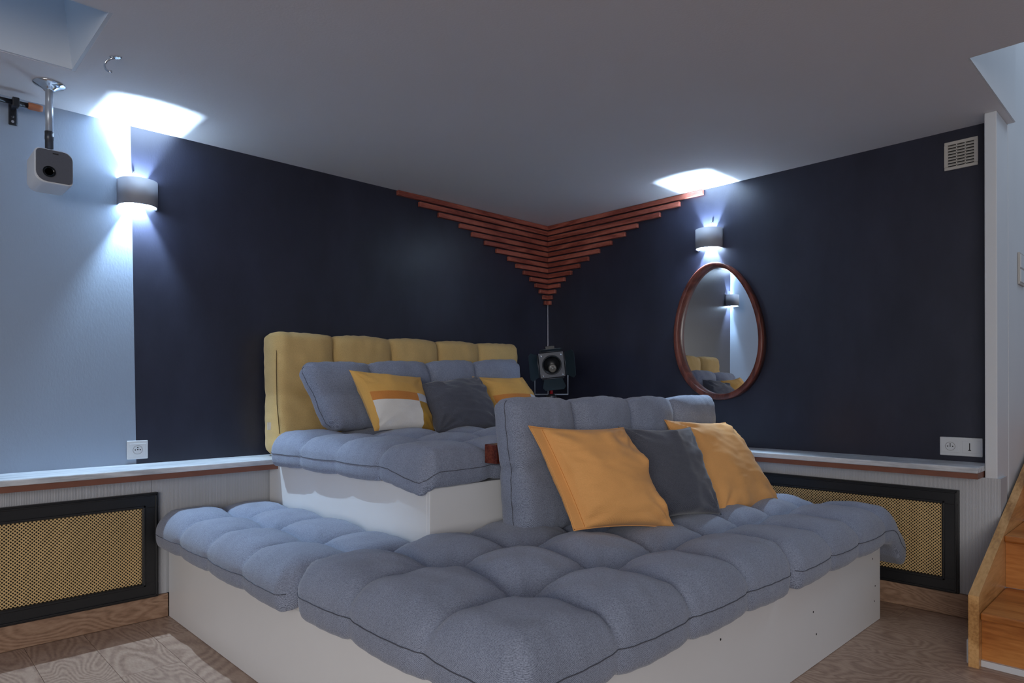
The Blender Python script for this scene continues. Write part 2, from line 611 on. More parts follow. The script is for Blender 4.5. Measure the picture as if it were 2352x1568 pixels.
def radiator_cover(T, u0, u1, z0, z1, root_loc, label):
    """T(u, n, z) maps along-wall, off-wall, height to world"""
    t = thing('radiator_cover', root_loc, label, 'radiator cover')
    fw, dp = 0.062, 0.024
    def pc(*a):
        return frame_piece(T, *a)
    obj('frame_rail', pc(u0, u1, z1 - fw, z1, 0, dp), 'black', t)
    obj('frame_rail', pc(u0, u1, z0, z0 + fw, 0, dp), 'black', t)
    obj('frame_stile', pc(u0, u0 + fw, z0 + fw - 0.003, z1 - fw + 0.003, 0, dp - 0.0008), 'black', t)
    obj('frame_stile', pc(u1 - fw, u1, z0 + fw - 0.003, z1 - fw + 0.003, 0, dp - 0.0008), 'black', t)
    e = 0.010
    def ring(a0, a1, b0, b1, w, n0, n1):
        return join(pc(a0, a1, b1 - w, b1, n0, n1, 0.002), pc(a0, a1, b0, b0 + w, n0, n1, 0.002),
                    pc(a0, a0 + w, b0, b1, n0, n1, 0.002), pc(a1 - w, a1, b0, b1, n0, n1, 0.002))
    obj('outer_moulding', ring(u0 + 0.006, u1 - 0.006, z0 + 0.006, z1 - 0.006, 0.007, dp - 0.002, dp + 0.005), 'black', t)
    g = 0.008
    obj('inner_moulding', ring(u0 + fw - 0.012, u1 - fw + 0.012, z0 + fw - 0.012, z1 - fw + 0.012, 0.009, dp - 0.012, dp + 0.004), 'black', t)
    bk = frame_piece(T, u0 + 0.03, u1 - 0.03, z0 + 0.03, z1 - 0.03, 0.001, 0.004, 0)
    obj('backing', bk, 'dark', t)
    obj('perforated_sheet', perforated(T, u0 + fw - 0.001, u1 - fw + 0.001, z0 + fw, z1 - fw, 0.012), 'brass', t)
    return t


TL = lambda u, n, z: Vector((u, -n, z))               # left wall: u = world x
TR = lambda u, n, z: Vector((-n, u, z))               # right wall: u = world y
TLp = lambda u, n, z: Vector((u, -BP - n, z))
TRp = lambda u, n, z: Vector((-BP - n, u, z))
radiator_cover(TLp, -3.72, -2.562, 0.098, 0.535, (-3.14, -BP, 0.098), 'black framed radiator cover with brass lattice below the white wall and curtain rod')
radiator_cover(TRp, -2.487, -1.45, 0.100, 0.536, (-BP, -1.97, 0.100), 'black framed radiator cover with brass lattice beside the wooden stairs')


# ------------------------------------------------------------------ slats in the corner
sl = thing('slat_decoration', (-0.02, -0.02, 1.54), 'stepped triangle of red wooden slats narrowing down the room corner', 'wall decoration')
LXs = [-1.266, -1.116, -0.973, -0.809, -0.711, -0.602, -0.502, -0.398, -0.322, -0.252, -0.188, -0.137, -0.096, -0.061, -0.044]
RYs = [-1.220, -1.069, -0.934, -0.771, -0.677, -0.570, -0.470, -0.379, -0.302, -0.231, -0.172, -0.125, -0.084, -0.052, -0.038]
for k in range(15):
    zt_ = ZC - 0.002 - 0.0373 * k
    obj('slat', box(LXs[k], -0.0005, -0.021, -0.0005, zt_ - 0.0275, zt_, 0.0015, 1), 'slat_x', sl)
    obj('slat', box(-0.021, -0.0005, RYs[k], -0.0215, zt_ - 0.0275, zt_, 0.0015, 1), 'slat_y', sl)
tag(obj('cable', tube([(-0.006, -0.006, 1.56), (-0.006, -0.006, 1.2), (-0.007, -0.007, 0.66)], 0.004, 8), 'cable', smooth=True),
    'thin grey cable running down the room corner under the slats', 'cable')


# ------------------------------------------------------------------ sconces
def sconce(T, uc, label):
    r, dp, hh, zm = 0.077, 0.092, 0.055, 1.807
    th = 0.004
    t = thing('wall_sconce', T(uc, 0, zm - hh), label, 'wall lamp')
    n = 28
    def arc(rr, dd):
        return [(uc + rr * math.cos(math.pi * k / n) * (1.0), dd * (math.sin(math.pi * k / n) ** 0.8)) for k in range(n + 1)]
    o, i_ = arc(r, dp), arc(r - th, dp - th)
    V, F = [], []
    for z in (zm - hh, zm + hh):
        for (u, q) in o:
            V.append(T(u, q + 0.0005, z))
        for (u, q) in i_:
            V.append(T(u, q + 0.0005, z))
    m = n + 1
    for k in range(n):
        F.append((k, k + 1, 2 * m + k + 1, 2 * m + k))                    # outside
        F.append((m + k, 3 * m + k, 3 * m + k + 1, m + k + 1))            # inside
        F.append((k, m + k, m + k + 1, k + 1))                            # bottom rim
        F.append((2 * m + k, 2 * m + k + 1, 3 * m + k + 1, 3 * m + k))    # top rim
    F.append((0, 2 * m, 3 * m, m))
    F.append((n, m + n, 3 * m + n, 2 * m + n))
    obj('shade', (V, F), 'sconce', t, smooth=True).data.polygons.foreach_set('use_smooth', [i % 4 < 2 for i in range(len(F))])
    # diffuser plates with a slot next to the wall
    for z, s in ((zm + hh - 0.008, 1), (zm - hh + 0.008, -1)):
        w, e = 0.025, 0.082
        half = [(u, q) for (u, q) in arc(r - th - 0.0005, dp - th - 0.0005)]
        poly = [h for h in half if h[0] > uc + w]
        poly2 = [h for h in half if h[0] < uc - w]
        mid = [h for h in half if uc - w <= h[0] <= uc + w]
        def q_at(u):
            return (dp - th - 0.0005) * (max(0, 1 - ((u - uc) / (r - th)) ** 2) ** 0.4)
        A = [(uc + w, 0.0)] + poly + [(uc + w, q_at(uc + w))]
        B = [(uc - w, q_at(uc - w))] + poly2 + [(uc - w, 0.0)]
        Cc = [(uc + w, e), (uc + w, q_at(uc + w))] + mid + [(uc - w, q_at(uc - w)), (uc - w, e)]
        parts = []
        for P in (A, B, Cc):
            parts.append(prism([T(u, q + 0.0006, z) for u, q in P], (0, 0, 0.002 * s)))
        obj('diffuser', join(*parts), 'plate', t)
    obj('back_plate', join(prism([T(uc - 0.03, 0.0005, zm - 0.03), T(uc + 0.03, 0.0005, zm - 0.03), T(uc + 0.03, 0.0005, zm + 0.03), T(uc - 0.03, 0.0005, zm + 0.03)],
                                 T(0, 0.004, 0) - T(0, 0, 0))), 'sconce', t)
    sp = T(uc - 0.012, 0.0, zm + hh + 0.038)
    obj('screw', lathe(sp, T(0, 1, 0) - T(0, 0, 0), [(0, 0.004), (0.008, 0.004), (0.009, 0.0025)], 10), 'chrome', t)
    ld = bpy.data.lights.new('sconce_led', 'POINT')
    ld.energy = LAMP_W
    ld.color = LAMP_COL
    ld.shadow_soft_size = 0.007
    lo = bpy.data.objects.new('sconce_led', ld)
    COL.objects.link(lo)
    lo.parent = t
    lo.location = T(uc, 0.032, zm) - ORG[t]
    return t


sconce(TL, -2.603, 'half-drum up and down wall lamp on the edge between white and navy wall')
sconce(TR, -1.262, 'half-drum up and down wall lamp above the oval mirror')


# ------------------------------------------------------------------ mirror
def mirror():
    yc, zc_ = -1.315, 1.285
    t = thing('oval_mirror', (0, yc, 0.905), 'egg-shaped wall mirror in a deep red-brown wooden frame', 'mirror')
    n = 96
    def egg(off, dz=0.0):
        out = []
        for k in range(n):
            a = 2 * math.pi * k / n
            w, h = 0.268 - off, 0.384 - off
            z = math.sin(a) * h
            # narrower towards the top, leaning a little
            wv = w * (1 - 0.13 * math.sin(a))
            y = -math.cos(a) * wv + 0.018 * (z / 0.38)
            out.append((yc + y, zc_ + z + dz))
        return out
    prof = [(0.0, 0.003, 0), (0.0, 0.046, 0), (0.004, 0.050, 0), (0.022, 0.048, 0.004), (0.026, 0.044, 0.004), (0.030, 0.012, 0.004), (0.030, 0.003, 0.004)]
    V, F = [], []
    for off, d, dz in prof:
        for (y, z) in egg(off, dz):
            V.append(Vector((-d, y, z)))
    m = len(prof)
    for i in range(m):
        for k in range(n):
            j = (i + 1) % m
            F.append((i * n + k, i * n + (k + 1) % n, j * n + (k + 1) % n, j * n + k))
    obj('frame', (V, F), 'mirror_wood', t, smooth=True)
    g = [Vector((-0.010, y, z)) for (y, z) in egg(0.027, 0.004)]
    obj('glass', prism(g, (0.004, 0, 0)), 'mirror', t)


mirror()


# ------------------------------------------------------------------ vent, sockets, switch
def vent():
    y0, y1, z0_, z1_ = -2.530, -2.405, 1.926, 2.050
    t = thing('air_vent', (0, -2.467, z0_), 'square beige louvred air vent high on the dark wall', 'vent')
    T = TR
    f = 0.014
    rim = [frame_piece(T, y0, y1, z1_ - f, z1_, 0.0005, 0.008, 0.002), frame_piece(T, y0, y1, z0_, z0_ + f, 0.0005, 0.008, 0.002),
           frame_piece(T, y0, y0 + f, z0_ + f, z1_ - f, 0.0005, 0.008, 0), frame_piece(T, y1 - f, y1, z0_ + f, z1_ - f, 0.0005, 0.008, 0)]
    obj('rim', join(*rim), 'vent', t)
    obj('backing', frame_piece(T, y0 + 0.01, y1 - 0.01, z0_ + 0.01, z1_ - 0.01, 0.0003, 0.001, 0), 'hole', t)
    iw = (y1 - y0 - 2 * f)
    for k in (1, 2):
        u = y0 + f + iw * k / 3
        obj('mullion', frame_piece(T, u - 0.002, u + 0.002, z0_ + f, z1_ - f, 0.0005, 0.0075, 0), 'vent', t)
    for k in range(7):
        zz = z0_ + f + 0.004 + k * (z1_ - z0_ - 2 * f - 0.004) / 7
        p = [T(y0 + f, 0.0015, zz + 0.007), T(y0 + f, 0.0075, zz), T(y0 + f, 0.0075, zz + 0.003), T(y0 + f, 0.0015, zz + 0.010)]
        obj('louvre', prism(p, T(iw, 0, 0) - T(0, 0, 0)), 'vent', t)


vent()


def socket_face(T, t, u, z):
    c = T(u, 0.009, z)
    ax = T(0, 1, 0) - T(0, 0, 0)
    obj('socket_recess', lathe(c, ax, [(0, 0.0195), (0.0012, 0.0195), (0.0013, 0.018), (0.0005, 0.017)], 24), 'greyface', t)
    for du, dz in ((-0.0095, 0), (0.0095, 0), (0, 0.001), (0, 0.0095)):
        obj('pin_hole', lathe(T(u + du, 0.0094, z + dz), ax, [(0, 0.0028), (0.0012, 0.0028)], 10), 'hole', t)


def socket_single():
    t = thing('wall_socket', TL(-2.604, 0, 0.666), 'single white wall socket on the edge of the navy paint', 'socket')
    obj('plate', frame_piece(TL, -2.645, -2.563, 0.667, 0.747, 0.0005, 0.009, 0.003), 'sock', t)
    obj('cover', frame_piece(TL, -2.637, -2.571, 0.679, 0.735, 0.005, 0.0098, 0.002), 'sock', t)
    socket_face(TL, t, -2.604, 0.707)


def socket_double():
    t = thing('wall_socket', TR(-2.465, 0, 0.669), 'double white wall socket with telephone slot above the ledge', 'socket')
    obj('plate', frame_piece(TR, -2.545, -2.386, 0.669, 0.750, 0.0005, 0.009, 0.003), 'sock', t)
    for u in (-2.426, -2.505):
        obj('cover', frame_piece(TR, u - 0.034, u + 0.034, 0.682, 0.737, 0.005, 0.0098, 0.002), 'sock', t)
    socket_face(TR, t, -2.426, 0.71)
    obj('telephone_slot', join(frame_piece(TR, -2.5000, -2.4965, 0.694, 0.727, 0.005, 0.0104, 0), frame_piece(TR, -2.5035, -2.493, 0.694, 0.6975, 0.005, 0.0104, 0)), 'hole', t)


socket_single()
socket_double()

TS = lambda u, n, z: Vector((u, -2.618 - n, z))
t = thing('light_switch', TS(0.37, 0, 1.44), 'white double light switch on the staircase wall', 'switch')
obj('plate', frame_piece(TS, 0.298, 0.44, 1.435, 1.58, 0.0005, 0.009, 0.003), 'vent', t)
obj('rocker', frame_piece(TS, 0.306, 0.432, 1.445, 1.503, 0.004, 0.013, 0.003), 'sock', t)
obj('rocker', frame_piece(TS, 0.306, 0.432, 1.510, 1.570, 0.004, 0.013, 0.003), 'sock', t)


# ------------------------------------------------------------------ things hanging at the left: projector, rod, hook
def projector():
    px, py = -2.957, -0.236
    t = thing('projector', (px, py, 1.70), 'small white projector with grey front hanging from the ceiling on a pole', 'projector')
    ax = (0, 0, -1)
    obj('ceiling_flange', lathe((px, py, ZC), ax, [(0.0005, 0.052), (0.003, 0.052), (0.006, 0.050), (0.012, 0.036), (0.022, 0.020), (0.026, 0.017)], 32), 'chrome', t, smooth=True)
    obj('pole', lathe((px, py, ZC - 0.02), ax, [(0, 0.0125), (0.165, 0.0125)], 20), 'silver', t, smooth=True)
    obj('clamp', lathe((px, py, ZC - 0.178), ax, [(0, 0.0145), (0.03, 0.0145), (0.031, 0.0135), (0.062, 0.0135), (0.064, 0.009), (0.075, 0.009)], 20), 'lampgrey', t, smooth=True)
    # rounded body, extruded along y
    def rr(w, h, r, n=6):
        out = []
        for cx, cz, a0 in ((w - r[0], h - r[0], 0), (-w + r[1], h - r[1], 90), (-w + r[2], -h + r[2], 180), (w - r[3], -h + r[3], 270)):
            q = r[[0, 90, 180, 270].index(a0) if True else 0]
            for k in range(n + 1):
                a = math.radians(a0 + 90 * k / n)
                out.append((cx + q * math.cos(a), cz + q * math.sin(a)))
        return out
    zc_ = 1.768
    cx = px - 0.002
    yb, yf = -0.145, -0.338
    rings = []
    for y, s in ((yb, 0.86), (yb - 0.012, 0.95), (yb - 0.03, 0.985), (yf + 0.012, 1.0), (yf, 0.985)):
        rings.append([Vector((cx + u * s, y, zc_ + v * s)) for u, v in rr(0.058, 0.06, (0.030, 0.014, 0.034, 0.012))])
    V = [v for r_ in rings for v in r_]
    n = len(rings[0])
    F = []
    for i in range(len(rings) - 1):
        for k in range(n):
            F.append((i * n + k, i * n + (k + 1) % n, (i + 1) * n + (k + 1) % n, (i + 1) * n + k))
    F.append(tuple(range(n)))
    F.append(tuple(range((len(rings) - 1) * n, len(rings) * n)))
    o = obj('body', (V, F), 'proj_body', t, smooth=True)
    for p in list(o.data.polygons)[-2:]:
        p.use_smooth = False
    face = [Vector((cx + u, yf - 0.0005, zc_ + v)) for u, v in rr(0.0545, 0.0565, (0.030, 0.014, 0.034, 0.012))]
    fo = obj('front_panel', prism(face, (0, -0.004, 0)), 'proj_face', t)
    lc = (cx - 0.016, yf - 0.0045, zc_ - 0.022)
    obj('lens', lathe(lc, (0, -1, 0), [(0, 0.0195), (0.003, 0.0195), (0.0032, 0.0175), (0.001, 0.016), (-0.001, 0.010), (-0.001, 0.001)], 28), 'glass', fo, smooth=False)
    obj('sensor', frame_piece(lambda u, n, z: Vector((u, yf - 0.0045 - n, z)), cx - 0.005, cx + 0.012, zc_ + 0.043, zc_ + 0.047, 0, 0.001, 0), 'hole', fo)


projector()

rz, ry = 2.056, -0.075
cr = thing('curtain_rod', (-3.5, ry, rz), 'black curtain rod with copper end under the ceiling behind the projector', 'curtain rod')
obj('rod', tube([(-4.5, ry, rz), (-2.995, ry, rz)], 0.0095, 14), 'rod', cr, smooth=True)
obj('finial', lathe((-2.998, ry, rz), (1, 0, 0), [(0, 0.0125), (0.004, 0.0135), (0.034, 0.0135), (0.046, 0.0115), (0.047, 0.002)], 18), 'finial', cr, smooth=True)
br = obj('bracket', join(box(-3.048, -3.026, ry - 0.016, ry + 0.016, rz - 0.017, rz + 0.017, 0.003),
                         box(-3.043, -3.031, ry, -0.002, rz - 0.008, rz + 0.008),
                         box(-3.05, -3.024, -0.006, -0.0005, rz - 0.065, rz + 0.02, 0.002)), 'rod', cr)
for zz in (rz - 0.032, rz - 0.052):
    obj('bracket_screw', lathe((-3.037, -0.006, zz), (0, -1, 0), [(0, 0.006), (0.002, 0.005)], 12), 'chrome', br)

hk = thing('ceiling_hook', (-2.834, -0.634, ZC - 0.05), 'small chrome hook screwed to the ceiling beside the shaft', 'hook')
hx, hy = -2.834, -0.634
hd = Vector((0.62, 0.78, 0)).normalized()
hd2 = Vector((-0.75, 0.66, 0)).normalized()
V, F = lathe((0, 0, ZC), (0, 0, -1), [(0.0005, 0.021), (0.003, 0.021), (0.0045, 0.017)], 24)
V = [Vector((hx + v.x * 0.55 * rt0.y + v.x * 1.0 * 0, hy, v.z)) if False else Vector((hx, hy, v.z)) + rt0 * v.x * 1.0 + fwd * v.y * 0.5 for v in V]
obj('base_plate', (V, F), 'chrome', hk)
base = Vector((hx, hy, ZC - 0.004)) - rt0 * 0.004
pts = [base, base - rt0 * 0.012 + Vector((0, 0, -0.004))]
for k in range(9):
    a = math.radians(100 + k * 22)
    pts.append(base + rt0 * (-0.012 + 0.021 * math.cos(a)) + Vector((0, 0, -0.026 + 0.021 * math.sin(a))))
obj('hook', tube(pts, [0.0035] * (len(pts) - 1) + [0.0045], 10), 'chrome', hk, smooth=True)


# ------------------------------------------------------------------ bed platforms
PX, PY, PZ = -2.518, -2.259, 0.327
UX, UY, UZ = -2.075, -1.385, 0.630
lp = thing('lower_platform', (-1.45, -1.2, 0), 'low white panelled platform carrying the grey floor mattresses', 'platform')
th = 0.018
PR = -0.39
obj('side_panel', box(PX, PX + th, PY + th, -BP - 0.011, 0.001, PZ - 0.02, 0.001, 1), 'melamine', lp)
obj('front_panel', box(PX, PR, PY, PY + th, 0.001, PZ, 0.001, 1), 'melamine', lp)
obj('end_panel', box(PR - th, PR, PY + th, UY - 0.02, 0.001, PZ - 0.02, 0.001, 1), 'melamine', lp)
obj('top_board', join(box(PX + 0.001, PR - 0.001, PY + th + 0.001, UY - 0.003, PZ - 0.0195, PZ - 0.002),
                      box(PX + 0.001, UX - 0.003, UY - 0.003, -BP - 0.012, PZ - 0.0195, PZ - 0.002)), 'melamine', lp)
for (sx, sy) in ((1868, 1405), (1875, 1456), (1655, 1468), (2004, 1283), (2008, 1380), (2010, 1345)):
    p = at(sx, sy, 'y', PY)
    obj('screw', lathe(p, (0, -1, 0), [(-0.002, 0.0036), (0.0006, 0.0036), (0.0008, 0.002)], 10), 'hole', lp)

upf = thing('upper_platform', (-1.1, -0.75, 0), 'tall white panelled platform in the corner below the mustard headboard', 'platform')
obj('side_panel', box(UX, UX + th, UY + th, -BP - 0.011, 0.001, UZ - 0.002, 0.001, 1), 'melamine', upf)
obj('front_panel', box(UX, -BP - 0.012, UY, UY + th, 0.001, UZ - 0.002, 0.001, 1), 'melamine', upf)
obj('top_board', box(UX + 0.001, -BP - 0.16, UY + 0.002, -DL - 0.004, UZ - 0.0195, UZ, 0.001, 1), 'melamine', upf)

rl = thing('backrest_rail', (-1.17, -1.445, PZ), 'dark red wooden rail holding up the grey backrest cushion', 'rail')
obj('beam', box(-1.851, -0.50, -1.475, -1.412, 0.702, 0.770, 0.003), 'rail', rl)
for xx in (-1.45, -0.75):
    obj('support_post', box(xx - 0.02, xx + 0.02, -1.470, -1.386, 0.50, 0.703, 0.002), 'rail', rl)


# ------------------------------------------------------------------ cushions
def samples(L, step, edge=0.05):
    """parameters 0..1 over a length, finer near both ends"""
    out = [0.0]
    for d in (0.0008, 0.003, 0.008, 0.016, 0.026, 0.038):
        out.append(d / L)
    a, b = edge / L, 1 - edge / L
    n = max(4, int((b - a) * L / step))
    out += [a + (b - a) * k / n for k in range(n + 1)]
    out += [1 - q for q in reversed(out[:7])]
    return out


def tufted(corners, T, nu, nv, seed, back=0.35, depth=0.5, step=0.013, post=None, wr=1.0, sideR=0.085, pinch=0.016, rf=0.42, rb=0.035, rc=0.06, ulw=0.60, vlw=0.56):
    """Puffy tufted cushion on a bilinear patch BL, BR, TR, TL (mid base surface); T thickness, grown to the
    normal side; nu x nv puffs."""
    rg = random.Random(seed)
    BL, BR, TR_, TL_ = [Vector(c) for c in corners]
    L = ((BR - BL).length + (TR_ - TL_).length) / 2
    Wd = ((TL_ - BL).length + (TR_ - BR).length) / 2
    us, vs = samples(L, step), samples(Wd, step)
    lu = [k * L / nu + rg.uniform(-0.012, 0.012) for k in range(1, nu)]
    lv = [k * Wd / nv + rg.uniform(-0.010, 0.010) for k in range(1, nv)]
    ph = [[rg.uniform(0, 6.28) for _ in range(nv + 1)] for _ in range(nu + 1)]
    puff = [[rg.uniform(0.86, 1.12) for _ in range(nv)] for _ in range(nu)]
    off = rg.uniform(0, 100)
    nrm = (BR - BL).cross(TL_ - BL).normalized()
    eu, ev = (BR - BL).normalized(), (TL_ - BL).normalized()

    def edge(d, R=None):
        R = R or sideR
        d = max(0.0, min(d, R)) / R
        return max(0.0, 1 - (1 - d) ** 2.7) ** (1 / 2.7)

    cu_, cv_ = L / nu / 2, Wd / nv / 2

    def dip(u, v):
        w = noise.noise(Vector((u * 3 + off, v * 3, 0))) * 0.018
        tu = min([abs(u + w * (1 if k % 2 else -1) - a) for k, a in enumerate(lu)], default=9)
        tv = min([abs(v + w - a) for a in lv], default=9)
        dt, ang, key = 9, 0, (0, 0)
        for i, a in enumerate(lu):
            for j, b in enumerate(lv or [Wd / 2]):
                r = math.hypot(u - a, v - b)
                if r < dt:
                    dt, key, ang = r, (i, j), math.atan2(v - b, u - a)
        def line(d, half):
            q = min(1.0, d / half)
            return 0.78 * (1 - math.sin(math.pi / 2 * q) ** 0.5) + 0.22 * math.exp(-d / 0.009)
        near = math.exp(-(dt / 0.13) ** 2)
        gu = (ulw + (0.96 - ulw) * near) * line(tu, cu_)
        gv = (vlw + (0.96 - vlw) * near) * line(tv, cv_)
        g = 1 - (1 - gu) * (1 - gv)
        wrk = math.sin(ang * 9 + ph[key[0]][key[1]]) * math.exp(-(dt / 0.12) ** 2) * min(1, dt / 0.03) * 0.05 * wr
        de = min(u, L - u, v, Wd - v)
        s = u if min(v, Wd - v) < min(u, L - u) else v
        wrk += math.sin(s * 95 + 4 * noise.noise(Vector((s * 9, off, 1)))) * math.exp(-de / 0.05) * 0.025 * wr
        wrk += noise.noise(Vector((u * 16 + off, v * 16, 3))) * 0.04 * wr
        return g + wrk

    V, idx = [], {}
    nU, nV = len(us), len(vs)
    for side in (1, -1):
        for i, a in enumerate(us):
            for j, b in enumerate(vs):
                bd = i in (0, nU - 1) or j in (0, nV - 1)
                if side == -1 and bd:
                    idx[(side, i, j)] = idx[(1, i, j)]
                    continue
                u, v = a * L, b * Wd
                e = edge(min(u, L - u)) * edge(min(v, Wd - v))
                ci, cj = min(nu - 1, int(a * nu)), min(nv - 1, int(b * nv))
                pf = puff[ci][cj] if 0 < e else 1
                g = dip(u, v)
                # overall crown of the cushion
                crown = 0.72 + 0.28 * (math.sin(math.pi * a) ** 0.35) * (math.sin(math.pi * b) ** 0.35)
                eb = edge(min(u, L - u), rb) * edge(min(v, Wd - v), rb)
                if side == 1:
                    h = T * rf + T * (1 - rf) * e * crown * (1 - depth * g) * (0.5 + 0.5 * pf)
                    h = max(h, T * rf if bd else 0)
                else:
                    h = T * rf - T * rf * eb * (1 - back * g)
                a_, b_ = a, b
                cx, cy = rc - min(u, L - u), rc - min(v, Wd - v)
                if cx > 0 and cy > 0:
                    q = max(cx, cy) / math.hypot(cx, cy)
                    a_ = (rc - cx * q) / L if u < L / 2 else 1 - (rc - cx * q) / L
                    b_ = (rc - cy * q) / Wd if v < Wd / 2 else 1 - (rc - cy * q) / Wd
                P = (BL * (1 - a_) + BR * a_) * (1 - b_) + (TL_ * (1 - a_) + TR_ * a_) * b_
                # pinch the outline in at the creases
                k = (1 - e)
                cu = (a - 0.5) * 2
                cv = (b - 0.5) * 2
                gg = min(1.0, g)
                P = P - eu * cu * pinch * gg * k * 1.6 - ev * cv * pinch * gg * k * 1.6
                P = P + nrm * h
                if post:
                    P = post(P)
                idx[(side, i, j)] = len(V)
                V.append(P)
    F = []
    for side in (1, -1):
        for i in range(nU - 1):
            for j in range(nV - 1):
                f = (idx[(side, i, j)], idx[(side, i + 1, j)], idx[(side, i + 1, j + 1)], idx[(side, i, j + 1)])
                if len(set(f)) < 4:
                    continue
                F.append(f if side == 1 else f[::-1])
    rim = {'bl': idx[(1, 0, 0)], 'br': idx[(1, nU - 1, 0)], 'tr': idx[(1, nU - 1, nV - 1)], 'tl': idx[(1, 0, nV - 1)]}
    edges = {'v0': [idx[(1, i, 0)] for i in range(nU)], 'v1': [idx[(1, i, nV - 1)] for i in range(nU)],
             'u0': [idx[(1, 0, j)] for j in range(nV)], 'u1': [idx[(1, nU - 1, j)] for j in range(nV)]}
    return (V, F), edges


def cushion(name, label, cat, mat, seam, corners, T, nu, nv, seed, seams=('v0', 'u0'), group=None, **k):
    (V, F), E_ = tufted(corners, T, nu, nv, seed, **k)
    lo = Vector((sum(v.x for v in V) / len(V), sum(v.y for v in V) / len(V), min(v.z for v in V)))
    t = thing(name, lo, label, cat, group)
    obj('cover', (V, F), mat, t, smooth=True)
    cen = sum(V, Vector()) / len(V)
    for s in seams:
        ids = E_[s]
        pts = [V[i] for i in ids[::2]]
        pts = [p + (p - cen).normalized() * 0.0012 for p in pts]
        obj('piping', tube(pts, 0.0013, 6), seam, t, smooth=True)
    return t


PT = PZ - 0.002
def flat(x0, x1, y0, y1, z):
    return [(x0, y0, z), (x1, y0, z), (x1, y1, z), (x0, y1, z)]


def droop(edge_x=None, edge_y=None, right_x=None, k=0.5):
    def f(P):
        d = 0.0
        if edge_x is not None and P.x < edge_x:
            d += (edge_x - P.x) * k
        if edge_y is not None and P.y < edge_y:
            d += (edge_y - P.y) * k
        if right_x is not None and P.x > right_x:
            d += ((P.x - right_x) * 0.62) * min(1.0, (P.x - right_x) / 0.12)
        return Vector((P.x, P.y, P.z - d))
    return f


cushion('floor_mattress', 'narrow grey tufted mattress between the wall panel and the tall white platform', 'mattress', 'gfab', 'seam',
        flat(-2.585, -2.080, -1.365, -0.140, PT), 0.155, 2, 4, 11, depth=0.85, seams=('u0',), post=droop(edge_x=PX, k=0.35), group='grey tufted mattresses')
cushion('floor_mattress', 'thick grey tufted mattress lying in front of the orange cushions, filling the platform corner', 'mattress', 'gfab', 'seam',
        flat(-2.575, -1.335, -2.312, -1.392, PT), 0.185, 4, 3, 23, seams=('u0', 'v0'), depth=1.05, wr=1.25, post=droop(edge_x=PX, edge_y=PY, k=0.3), group='grey tufted mattresses')
cushion('floor_mattress', 'grey tufted mattress drooping off the platform end towards the radiator cover', 'mattress', 'gfab', 'seam',
        flat(-1.328, -0.178, -2.312, -1.392, PT), 0.17, 4, 3, 37, seams=('v0',), depth=0.9, post=droop(edge_y=PY, right_x=PR - 0.02, k=0.3), group='grey tufted mattresses')
cushion('bed_mattress', 'grey tufted mattress on the tall white platform under the patchwork cushions', 'mattress', 'gfab', 'seam',
        [(-2.112, -1.412, UZ + 0.001), (-0.56, -1.412, UZ + 0.001), (-0.56, -0.245, UZ + 0.001), (-2.138, -0.245, UZ + 0.001)], 0.16, 5, 4, 51, seams=('u0', 'v0'), depth=1.0, wr=1.3,
        post=lambda P: Vector((P.x, P.y, P.z - max(0.0, UX - P.x) * 0.3 - max(0.0, UY - P.y) * 0.4
                               - 4.0 * max(0.0, UX + 0.012 - P.x) * max(0.0, (UY + 0.20) - P.y))), group='grey tufted mattresses')

cushion('headboard_cushion', 'long mustard tufted backrest cushion standing against the navy wall', 'cushion', 'yfab', 'yseam',
        [(-2.072, -0.030, ZL + 0.002), (-0.465, -0.030, ZL + 0.002), (-0.465, -0.012, 1.245), (-2.072, -0.012, 1.238)],
        0.21, 5, 2, 61, seams=(), depth=0.85, ulw=0.66, vlw=0.35, wr=1.6, sideR=0.055, rf=0.5, rb=0.055, rc=0.035, pinch=0.025)
hb = [o for o in COL.objects if o.name.startswith('headboard_cushion')][0]
obj('piping', tube([(-2.066, -0.225, 0.76), (-2.070, -0.205, 0.90), (-2.066, -0.190, 1.05), (-2.06, -0.180, 1.15), (-2.055, -0.165, 1.215)], 0.0022, 6), 'yseam', hb, smooth=True)
obj('care_tag', box(-2.088, -2.066, -0.1420, -0.1405, 0.775, 0.81), 'tag', hb)

B2 = [at(738, 999, 'y', -0.345), at(1172, 968, 'y', -0.345), at(1166, 836, 'y', -0.25), at(668, 846, 'y', -0.25)]
cushion('bolster_cushion', 'long grey tufted bolster leaning on the mustard headboard', 'cushion', 'gfab', 'seam',
        B2, 0.155, 4, 2, 71, seams=('u0',), depth=0.95, ulw=0.75, vlw=0.35, wr=1.6, rf=0.5, rb=0.06, pinch=0.025)
B6 = [(-1.845, -1.478, 0.455), (-0.53, -1.478, 0.445), (-0.53, -1.458, 0.93), (-1.875, -1.458, 0.935)]
cushion('backrest_cushion', 'long grey tufted backrest cushion standing behind the plain orange cushions', 'cushion', 'gfab', 'seam',
        B6, 0.165, 4, 2, 83, seams=('u0',), depth=1.1, ulw=0.95, vlw=0.35, wr=1.6, rf=0.5, rb=0.05, pinch=0.03, rc=0.03)


